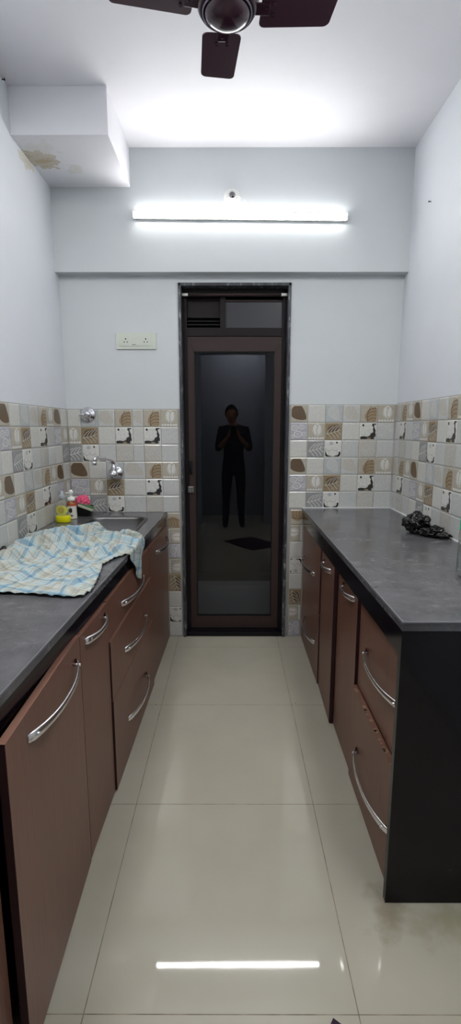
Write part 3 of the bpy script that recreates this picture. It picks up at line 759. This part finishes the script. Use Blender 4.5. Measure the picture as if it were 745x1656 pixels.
def edge_d(x, y):
    m = 9; best = None
    for i in range(len(outline)):
        a, b = V(outline[i - 1]).to_2d() if False else V((*outline[i - 1], 0)), V((*outline[i], 0)); p = V((x, y, 0))
        ab = b - a; t = max(0, min(1, (p - a).dot(ab) / ab.length_squared)); q = a + ab * t; d = (p - q).length
        if d < m: m = d; best = q
    return m, best
folds = [((-.95, 2.05), (-.62, 2.12), .030, .030), ((-.90, 2.24), (-.50, 2.24), .034, .030), ((-.66, 2.20), (-.42, 2.10), .026, .024), ((-.88, 1.90), (-.58, 2.02), .022, .030),
         ((-.97, 1.80), (-.70, 1.90), .022, .03), ((-.62, 1.80), (-.46, 2.00), .018, .02), ((-.80, 1.55), (-.60, 1.75), .012, .03), ((-.52, 1.45), (-.50, 1.78), .010, .02),
         ((-.78, 2.36), (-.60, 2.30), .030, .022), ((-.58, 2.27), (-.40, 2.16), .024, .018), ((-.95, 2.18), (-.78, 2.10), .026, .02), ((-.93, 1.60), (-.80, 1.80), .014, .025), ((-.70, 1.98), (-.50, 1.92), .014, .014)]
def ch(x, y):
    h = 0.0
    for (ax, ay), (bx, by), a, w in folds:
        A, Bv, p = V((ax, ay, 0)), V((bx, by, 0)), V((x, y, 0)); ab = Bv - A; t = max(0, min(1, (p - A).dot(ab) / ab.length_squared))
        d = (p - A - ab * t).length + .006 * noise.noise(V((x * 14, y * 14, 1)))
        h = max(h, a * math.exp(-(d / (w * .8)) ** 2) * (.6 + .5 * math.sin(PI * t)))
    n = noise.noise(V((x * 9 + y * 6, y * 17 - x * 5, 0))); n2 = abs(noise.noise(V((x * 22, y * 30 + x * 14, 3))))
    return .0025 + 1.6 * h + .012 * max(0, n + .25) + .010 * n2 ** .8
bm = B(); uv = bm.loops.layers.uv.new('UV'); st = 0.0058; G = {}; src = {}
nx, ny = int(.76 / st), int(1.04 / st)
for i in range(nx + 1):
    for j in range(ny + 1):
        x, y = -1.0 + i * st, 1.40 + j * st
        ins = inside(x, y); d, q = edge_d(x, y)
        if not ins and d > st * .75: continue
        if d < st * .75: x, y = q.x, q.y; d = 0
        k = min(1, d / .035); h = ch(x, y) * (.35 + .65 * k) + .004 * (1 - k) * abs(math.sin(y * 70 + x * 90))
        ex = LF(y) + .005
        if x > ex - .004:
            over = x - (ex - .004); P = V((ex + .006 * min(1, over / .01) + .006 * math.sin(y * 60) * min(1, over / .03) + h * .25, y - over * .05, .8325 + h * max(0, 1 - over / .03) - max(0, over - .004)))
        else: P = V((x, y, .8325 + h))
        v = bm.verts.new(P); G[i, j] = v; src[v] = (x + .12 * noise.noise(V((x * 3, y * 3, 0))) * .3, y)
for i in range(nx):
    for j in range(ny):
        ks = [(i, j), (i + 1, j), (i + 1, j + 1), (i, j + 1)]
        vs = [G[k] for k in ks if k in G]
        if len(vs) >= 3:
            f = bm.faces.new(vs); f.smooth = True
            for l in f.loops:
                x, y = src[l.vert]; a = .32
                l[uv].uv = (x * math.cos(a) - y * math.sin(a) + 3, x * math.sin(a) + y * math.cos(a) + 3)
bmesh.ops.remove_doubles(bm, verts=bm.verts[:], dist=.0003)
cl = obj('dish_cloth', bm, plaid()); tag(cl, 'crumpled white and blue checked cloth spread over the left counter, one corner hanging over', 'cloth')
md = cl.modifiers.new('s', 'SOLIDIFY'); md.thickness = .0018; md.offset = 1
bm = B(); pts = [(-.975 + .020 * math.cos(a) + .004 * math.sin(3 * a), 1.955 + .065 * math.sin(a), .838 + .012 * abs(math.sin(a * 1.5))) for a in [k * 2 * PI / 28 for k in range(29)]]
tube(bm, pts, .0045, 8); tag(obj('rubber_loop', bm, M['black']), 'small black rubber loop by the left wall at the edge of the cloth', 'loop')

# ------------------------------------------------------------------ black bag and bottle on the right worktop
bm = B()
def lobe(cx, cy, cz, sx, sy, sz, amp, fr, seed, rz=0):
    r = bmesh.ops.create_icosphere(bm, subdivisions=5, radius=1); cr, sr = math.cos(rz), math.sin(rz)
    for v in r['verts']:
        n = v.co.normalized()
        d = 1 + amp * noise.noise(n * fr + V((seed, 0, 0))) - amp * .9 * abs(noise.noise(n * fr * 1.7 + V((seed, 3, 1)))) - amp * .25 * abs(noise.noise(n * fr * 4 + V((seed, 8, 1))))
        p = V((n.x * sx, n.y * sy, n.z * sz)) * d
        v.co = V((cx + p.x * cr - p.y * sr, cy + p.x * sr + p.y * cr, max(.0, cz + p.z)))
lobe(-.030, .058, .044, .060, .070, .056, .30, 2.2, 1, .4); lobe(.012, -.015, .020, .060, .056, .024, .4, 2.6, 5, -.5); lobe(.035, -.065, .014, .046, .026, .015, .4, 2.8, 9, -.7); lobe(.022, -.030, .034, .026, .018, .020, .5, 2.6, 12, .3)
for f in bm.faces: f.smooth = True
tag(obj('plastic_bag', bm, M['bag'], loc=(0.915, 2.215, .8565)), 'crumpled glossy black plastic bag on the right worktop against the tiles', 'bag')
t = thing('water_bottle', 'clear ribbed plastic bottle with green band at the right edge of the worktop', 'bottle', (0.800, 1.575, .8562))
bm = B(); prof = [(.020, .004), (.034, .001), (.041, .010), (.0425, .022)]
for k in range(7): z = .028 + k * .014; prof += [(.0425, z), (.0400, z + .007)]
prof += [(.0425, .128), (.0415, .140), (.0395, .160), (.0395, .205), (.036, .222), (.026, .245), (.0145, .262), (.0135, .272)]
lathe(bm, prof, 32, cap=False); obj('shell', bm, M['clear'], t)
bm = B(); lathe(bm, [(.0400, .160), (.0400, .203)], 32, cap=False); obj('label', bm, M['green'], t)
bm = B(); lathe(bm, [(.0155, .268), (.016, .270), (.016, .286), (.014, .288)], 24); obj('cap', bm, M['white_plastic'], t)
bm = B(); lathe(bm, [(.030, .002), (.039, .010), (.0405, .022), (.039, .12), (.038, .120)], 28); obj('water', bm, thin_glass('water_fill', (.95, .97, .97, 1), 1.33), t)

# ------------------------------------------------------------------ switchboard, light tube, bulb holder
t = thing('switchboard', 'cream switchboard with two sockets and one switch, left of the door', 'switchboard', (-0.563, 3.0, 1.856))
bm = B(); box(bm, -.119, .119, -.010, 0, -.047, .047, bev=.003); obj('plate', bm, M['cream_plastic'], t)
bm = B(); box(bm, -.100, .100, -.0125, -.0095, -.032, .032, bev=.001); obj('inner_frame', bm, M['cream_plastic'], t)
for cx in (-.060, .058):
    bm = B(); box(bm, cx - .024, cx + .024, -.0145, -.012, -.025, .025, bev=.001); so = obj('socket', bm, M['cream_plastic'], t)
    bm = B()
    for dx, dz, r in ((0, .010, .0042), (-.009, -.007, .0034), (.009, -.007, .0034)): lathe(bm, [(r, 0), (r, .0006)], 12, mat=Matrix.Translation((cx + dx, -.0144, dz)) @ RX)
    obj('socket_holes', bm, M['hole'], so)
bm = B(); box(bm, -.024, .000, -.016, -.012, -.024, .024, bev=.0015); sw = obj('switch', bm, M['cream_plastic'], t)
bm = B(); box(bm, -.022, -.002, -.0168, -.0158, -.0235, -.0205); obj('indicator', bm, simple('grey_mark', (90, 92, 92), .5), sw)
bm = B(); box(bm, .004, .030, -.0145, -.012, -.025, .025, bev=.001); obj('blank_plate', bm, M['cream_plastic'], t)

def batten(name, label, loc, rot, L, ms, face=-1, group=None):
    t = thing(name, label, 'light', loc, rot)
    bm = B(); box(bm, -L / 2, L / 2, *sorted((0, face * .0178)), -.0185, .0185, bev=.002); obj('housing', bm, M['white_plastic'], t)
    bm = B(); n = 8
    prof = [(face * (.018 + .009 * math.sin(PI * k / n) ** .6), -.0165 * math.cos(PI * k / n)) for k in range(n + 1)]
    A = [[bm.verts.new((x, y, z)) for y, z in prof] for x in (-L / 2 + .006, L / 2 - .006)]
    for k in range(n): bm.faces.new((A[0][k], A[0][k + 1], A[1][k + 1], A[1][k])).smooth = True
    obj('tube', bm, ms, t)
    for s in (-1, 1):
        bm = B(); a, b = sorted((s * (L / 2 - .006), s * L / 2)); box(bm, a, b, *sorted((face * .010, face * .033)), -.0175, .0175, bev=.002); obj('end_cap', bm, M['white_plastic'], t)
    return t
batten('wall_mounted_tube_light', 'lit white LED tube light fixed across the beam above the door', (0.048, 2.936, 2.5035), (0, math.radians(.6), 0), 1.187, M['led'])
for sx, wd in ((-1, 'left'), (1, 'right')):  # fill panels added overhead, out of view, to brighten the room
    t = thing('added_ceiling_fill_panel', 'long white fill light panel, added unseen on the ceiling overhead, along the %s wall' % wd, 'light', (sx * .77, 1.05, CEIL), group='added ceiling fill panels')
    bm = B(); box(bm, -.17, .17, -.57, .57, -.024, -.001, bev=.003); obj('frame', bm, M['white_plastic'], t)
    bm = B(); box(bm, -.15, .15, -.55, .55, -.0265, -.0242); obj('diffuser', bm, M['fill_led'], t)
t = thing('added_passage_fill_lamp', 'round fill lamp, added unseen in the passage above the doorway behind the viewer', 'light', (0.15, YF - 0.1, 2.60))  # unseen lamp added to brighten the passage mirrored in the door glass
bm = B(); lathe(bm, [(.09, 0), (.095, .012), (.08, .02)], 28, mat=RX); obj('base', bm, M['white_plastic'], t)
bm = B(); lathe(bm, [(.085, .018), (.075, .045), (.04, .062), (.004, .066)], 28, mat=RX); obj('fill_dome', bm, emis('passage_fill_glow', (.92, .95, 1.0), 85.0), t)
t = thing('bulb_holder', 'round white bulb holder with an empty socket on the beam, above the light tube', 'bulb holder', (0.004, 2.936, 2.605))
bm = B(); lathe(bm, [(.046, 0), (.046, .003), (.040, .008), (.024, .010)], 32, mat=RX); obj('rose', bm, M['white_plastic'], t)
bm = B(); lathe(bm, [(.022, .009), (.020, .028), (.018, .030), (.015, .030), (.015, .012), (.001, .012)], 24, mat=RX); ho = obj('socket', bm, simple('old_holder', (196, 194, 196), .4), t)
bm = B(); lathe(bm, [(.007, .012), (.006, .020), (.001, .021)], 12, mat=Matrix.Translation((.004, 0, -.002)) @ RX); obj('contact', bm, M['nail'], ho)
bm = B(); tube(bm, [(.004, -.028, -.004), (.035, -.032, -.008), (.065, -.026, -.018), (.085, -.02, -.045), (.082, -.014, -.068), (.066, -.010, -.082)], .0018, 8)
tag(obj('light_wire', bm, M['wire'], loc=(0.004, 2.936, 2.605)), 'thin loose wire curving from the bulb holder to the light tube', 'wire')
for (p, r, lb) in (((-0.9985, 2.40, 2.845), (0, PI / 2, 0), 'small dark nail at the top of the left wall near the bulkhead'), ((0.9985, 2.66, 2.467), (0, -PI / 2, 0), 'small dark nail high on the right wall')):
    bm = B(); lathe(bm, [(.002, -.001), (.002, .010), (.005, .010), (.005, .012)], 10); tag(obj('wall_nail', bm, M['nail'], loc=p, rot=r), lb, 'nail')

# ------------------------------------------------------------------ ceiling fan
fz = 2.50
fan = thing('ceiling_fan', 'dark brown ceiling fan with four short blades at the top of the photo', 'fan', (-0.012, 1.562, fz))
bm = B(); lathe(bm, [(.012, .08), (.012, .30)], 16); obj('downrod', bm, M['fan'], fan)
bm = B(); lathe(bm, [(.016, .285), (.045, .30), (.055, .335), (.055, CEIL - fz - .001)], 28); obj('canopy', bm, M['fan'], fan)
bm = B(); lathe(bm, [(.02, .085), (.06, .075), (.084, .055), (.090, .030), (.088, .012), (.078, .002)], 48); mo = obj('motor', bm, M['fan'], fan)
bm = B(); lathe(bm, [(.080, .004), (.083, -.004), (.076, -.014), (.070, -.012)], 48, cap=False); obj('outer_ring', bm, M['fan'], mo)
bm = B(); lathe(bm, [(.070, -.012), (.0705, -.017), (.066, -.021), (.064, -.017)], 48, cap=False); obj('chrome_ring', bm, M['fan_ring'], mo)
bm = B(); lathe(bm, [(.064, -.016), (.062, -.022), (.052, -.031), (.036, -.038), (.016, -.042), (.002, -.0425)], 48); obj('hub_cap', bm, M['fan'], mo)
for az, LT in ((2, .026), (98, .006), (192, .045), (279, .02)):
    R = Matrix.Rotation(math.radians(az), 4, 'Z') @ Matrix.Rotation(math.radians(-4), 4, 'X')
    bm = B()
    c = [(.096, -.056), (.278 + LT, -.058), (.266 + LT, .052), (.092, .062)]
    # rounded blade outline
    pts = []
    for k in range(len(c)):
        pts.append(c[k])
    vt = [bm.verts.new(R @ V((x, y, .0015))) for x, y in pts]; vb = [bm.verts.new(R @ V((x, y, -.0015))) for x, y in pts]
    bm.faces.new(vt); bm.faces.new(vb[::-1]); n = len(pts)
    for k in range(n): bm.faces.new((vt[k], vb[k], vb[(k + 1) % n], vt[(k + 1) % n]))
    es = [e for e in bm.edges if abs((e.verts[0].co - e.verts[1].co).length - .003) < .0005]
    bmesh.ops.bevel(bm, geom=es, offset=.016, segments=5, affect='EDGES', profile=.5)
    bl = obj('blade', bm, M['fan_blade'], fan)
    bm = B()
    for pp in ((.075, .118, -.018, .018),):
        v8 = box(bm, pp[0], pp[1], pp[2], pp[3], -.006, -.002, bev=.001)
    for (x, y) in ((.128, -.016), (.128, .016), (.108, 0)):
        lathe(bm, [(.005, -.008), (.005, -.002)], 10, mat=Matrix.Translation((x, y, 0)))
    for v in bm.verts: v.co = R @ v.co
    obj('blade_bracket', bm, M['fan'], bl)

# ------------------------------------------------------------------ doormat corner near the viewer
bm = B(); c0 = V((.235, .903, 0)); a = -0.62
u, w = V((math.cos(a), math.sin(a), 0)), V((-math.sin(a) * -1, -math.cos(a), 0))
w = V((math.sin(a), -math.cos(a), 0))
pts = [c0, c0 + u * .42, c0 + u * .42 + w * .55, c0 + w * .55]
vs = [bm.verts.new(p + V((0, 0, z))) for z in (.001, .009) for p in pts]
for q in ((0, 1, 2, 3), (4, 5, 6, 7), (0, 1, 5, 4), (1, 2, 6, 5), (2, 3, 7, 6), (3, 0, 4, 7)): bm.faces.new([vs[i] for i in q])
tag(obj('doormat', bm, M['mat']), 'dark purple floor mat, only its corner showing at the bottom edge', 'mat')

# ------------------------------------------------------------------ photographer (seen mirrored in the door glass)
skin = simple('skin', (150, 106, 84), .55); navy = simple('navy_shirt', (24, 28, 44), .85); jeans = simple('dark_jeans', (26, 30, 44), .85); hairm = simple('black_hair', (14, 12, 12), .6)
def skinned(name, joints, edges, mats, pick, root=0, sub=2):
    me = bpy.data.meshes.new(name); me.from_pydata([j[0] for j in joints], edges, []); o = bpy.data.objects.new(name, me); C.objects.link(o)
    md = o.modifiers.new('skin', 'SKIN'); md.use_smooth_shade = True
    for k, j in enumerate(joints):
        d = me.skin_vertices[0].data[k]; r = j[1]; d.radius = r if isinstance(r, tuple) else (r, r); d.use_root = (k == root)
    s = o.modifiers.new('sub', 'SUBSURF'); s.levels = sub; s.render_levels = sub
    dg = bpy.context.evaluated_depsgraph_get(); dg.update()
    m2 = bpy.data.meshes.new_from_object(o.evaluated_get(dg)); o.modifiers.clear(); o.data = m2
    m2.materials.clear()
    for m in mats: m2.materials.append(m)
    for p in m2.polygons: p.material_index = pick(p.center); p.use_smooth = True
    return o
px, py = 0.030, -0.40
J = []; E_ = []
def jn(x, y, z, r, par=None):
    J.append(((px + x, py + y, z), r)); k = len(J) - 1
    if par is not None: E_.append((par, k))
    return k
pel = jn(0, 0, .86, (.145, .105)); wst = jn(0, .0, 1.0, (.135, .10), pel); che = jn(0, 0, 1.18, (.155, .11), wst); ubk = jn(0, 0, 1.30, (.13, .095), che); nk = jn(0, .01, 1.39, .055, ubk); nk2 = jn(-.02, .03, 1.45, .05, nk)
for s in (-1, 1):
    hp = jn(s * .085, 0, .78, .088, pel); kn = jn(s * .10, .015, .45, .058, hp); an = jn(s * .11, 0, .10, .042, kn); he = jn(s * .11, -.02, .045, .042, an); jn(s * .12, .14, .035, .036, an)
    sh = jn(s * .165, 0, 1.32, .062, ubk); el = jn(s * .215, .06, 1.06, .046, sh); wr_ = jn(s * .066, .315, 1.235, .028, el); jn(s * .053, .345, 1.262, (.030, .018), wr_)
def pick(c):
    x, y, z = c.x - px, c.y - py, c.z
    if z < .09: return 3
    if z < .90 and y < .2: return 2
    if z > 1.38 and abs(x) < .07: return 0
    if y > .16 and z > 1.0: return 0
    return 1
body = skinned('person', J, E_, [skin, navy, jeans, simple('shoe', (30, 28, 28), .6)], pick)
tag(body, 'person in dark clothes holding up a phone, seen mirrored in the door glass', 'person')
hx, hy, hz = px - .03, py + .055, 1.52
bm = B(); bmesh.ops.create_icosphere(bm, subdivisions=4, radius=1)
for v in bm.verts:
    n = v.co.copy(); x, y, z = n.x * .074, n.y * .092, n.z * .112
    if z < -.02: x *= 1 + (z + .02) * 3.2; y *= 1 + (z + .02) * 1.5
    nose = math.exp(-((x / .013) ** 2 + ((z + .012) / .024) ** 2)); br = math.exp(-((z - .022) / .012) ** 2) * .004
    sock = math.exp(-(((abs(x) - .030) / .014) ** 2 + ((z - .004) / .011) ** 2)) * .008
    lips = math.exp(-((x / .022) ** 2 + ((z + .055) / .008) ** 2)) * .005
    if y > 0: y += .022 * nose + br - sock + lips
    v.co = V((x, y, z))
for s in (-1, 1):
    r = bmesh.ops.create_icosphere(bm, subdivisions=2, radius=1)
    for v in r['verts']: v.co = V((s * .076 + v.co.x * .008, -.008 + v.co.y * .018, .0 + v.co.z * .028))
for f in bm.faces: f.smooth = True
head = obj('head', bm, skin, body); head.location = (hx, hy, hz)
bm = B()
bm.free(); eyem = simple('dark_eye', (30, 24, 22), .2)
for s in (-1, 1):
    bm = B(); r = bmesh.ops.create_icosphere(bm, subdivisions=2, radius=.010)
    for v in r['verts']: v.co += V((s * .030, .078, .004))
    obj('eye', bm, eyem, head)
bm = B(); bmesh.ops.create_icosphere(bm, subdivisions=4, radius=1)
for v in bm.verts:
    n = v.co; k = 1.06 + .05 * noise.noise(n * 5)
    v.co = V((n.x * .080 * k, n.y * .094 * k - .012, n.z * .104 * k + .022))
bmesh.ops.delete(bm, geom=[v for v in bm.verts if v.co.z < -.035 or (v.co.y > .045 and v.co.z < .062)], context='VERTS')
for f in bm.faces: f.smooth = True
obj('hair', bm, hairm, head)
for s in (-1, 1):
    HJ = []; HE = []
    def hj(x, y, z, r, par=None):
        HJ.append(((x, y, z), r)); k = len(HJ) - 1
        if par is not None: HE.append((par, k))
        return k
    bx, by, bz = px + s * .053, py + .345, 1.262
    palm = hj(bx, by, bz, (.026, .015)); pc_ = hj(bx - s * .004 , by + .012, bz + .030, (.026, .014), palm)
    for i, (dz, L) in enumerate(((.052, .044), (.036, .050), (.018, .046), (.002, .036))):
        a_ = hj(bx - s * .004, by + .022, bz + dz, .0095, pc_); b2 = hj(bx - s * .010, by + .022 + L * .25, bz + dz + .003, .0085, a_); hj(bx - s * (.010 + L * .5), by + .024 + L * .20, bz + dz + .004, .0075, b2)
    th = hj(bx - s * .012, by + .006, bz + .018, .011, palm); t2 = hj(bx - s * .022, by + .004, bz + .040, .0095, th); hj(bx - s * .030, by + .010, bz + .058, .0085, t2)
    ho = skinned('hand', HJ, HE, [skin], lambda c: 0); ho.parent = body
# phone held in front of the face
ph = thing('phone', 'black phone held up by the person, mirrored in the door glass', 'phone', (0.03, -0.010, 1.300), (math.radians(-9.84), 0, 0))
bm = B(); box(bm, -.038, .038, -.008, 0, -.085, .075, bev=.003); obj('case', bm, M['black'], ph)
bm = B(); box(bm, -.034, .034, -.0088, -.0078, -.079, .070); obj('screen', bm, simple('phone_screen', (12, 12, 16), .1), ph)
bm = B(); 
for dz in (.035, .058): lathe(bm, [(.008, 0), (.008, .0015)], 16, mat=Matrix.Translation((-.022, .0, dz)) @ Matrix.Rotation(-PI / 2, 4, 'X'))
obj('lens', bm, simple('lens_glass', (20, 20, 30), .05), ph)

# ------------------------------------------------------------------ world, camera, view
w = bpy.data.worlds.new('night'); bpy.context.scene.world = w; w.use_nodes = True
w.node_tree.nodes['Background'].inputs[0].default_value = (.10, .12, .18, 1); w.node_tree.nodes['Background'].inputs[1].default_value = .15
cam = bpy.data.cameras.new('camera'); co = bpy.data.objects.new('camera', cam); C.objects.link(co)
cam.sensor_fit = 'VERTICAL'; cam.sensor_height = 36; cam.sensor_width = 24; cam.lens = 784.0 / 1656 * 36; cam.clip_start = 0.01
co.location = (0, 0, 1.35); co.rotation_euler = (PI / 2 - math.atan(136 / 784), 0, math.atan(1.5 / 784))
sc = bpy.context.scene; sc.camera = co
sc.view_settings.view_transform = 'Standard'; sc.view_settings.look = 'None'; sc.view_settings.gamma = 1; sc.view_settings.use_curve_mapping = False
sc.view_settings.exposure = 1.25
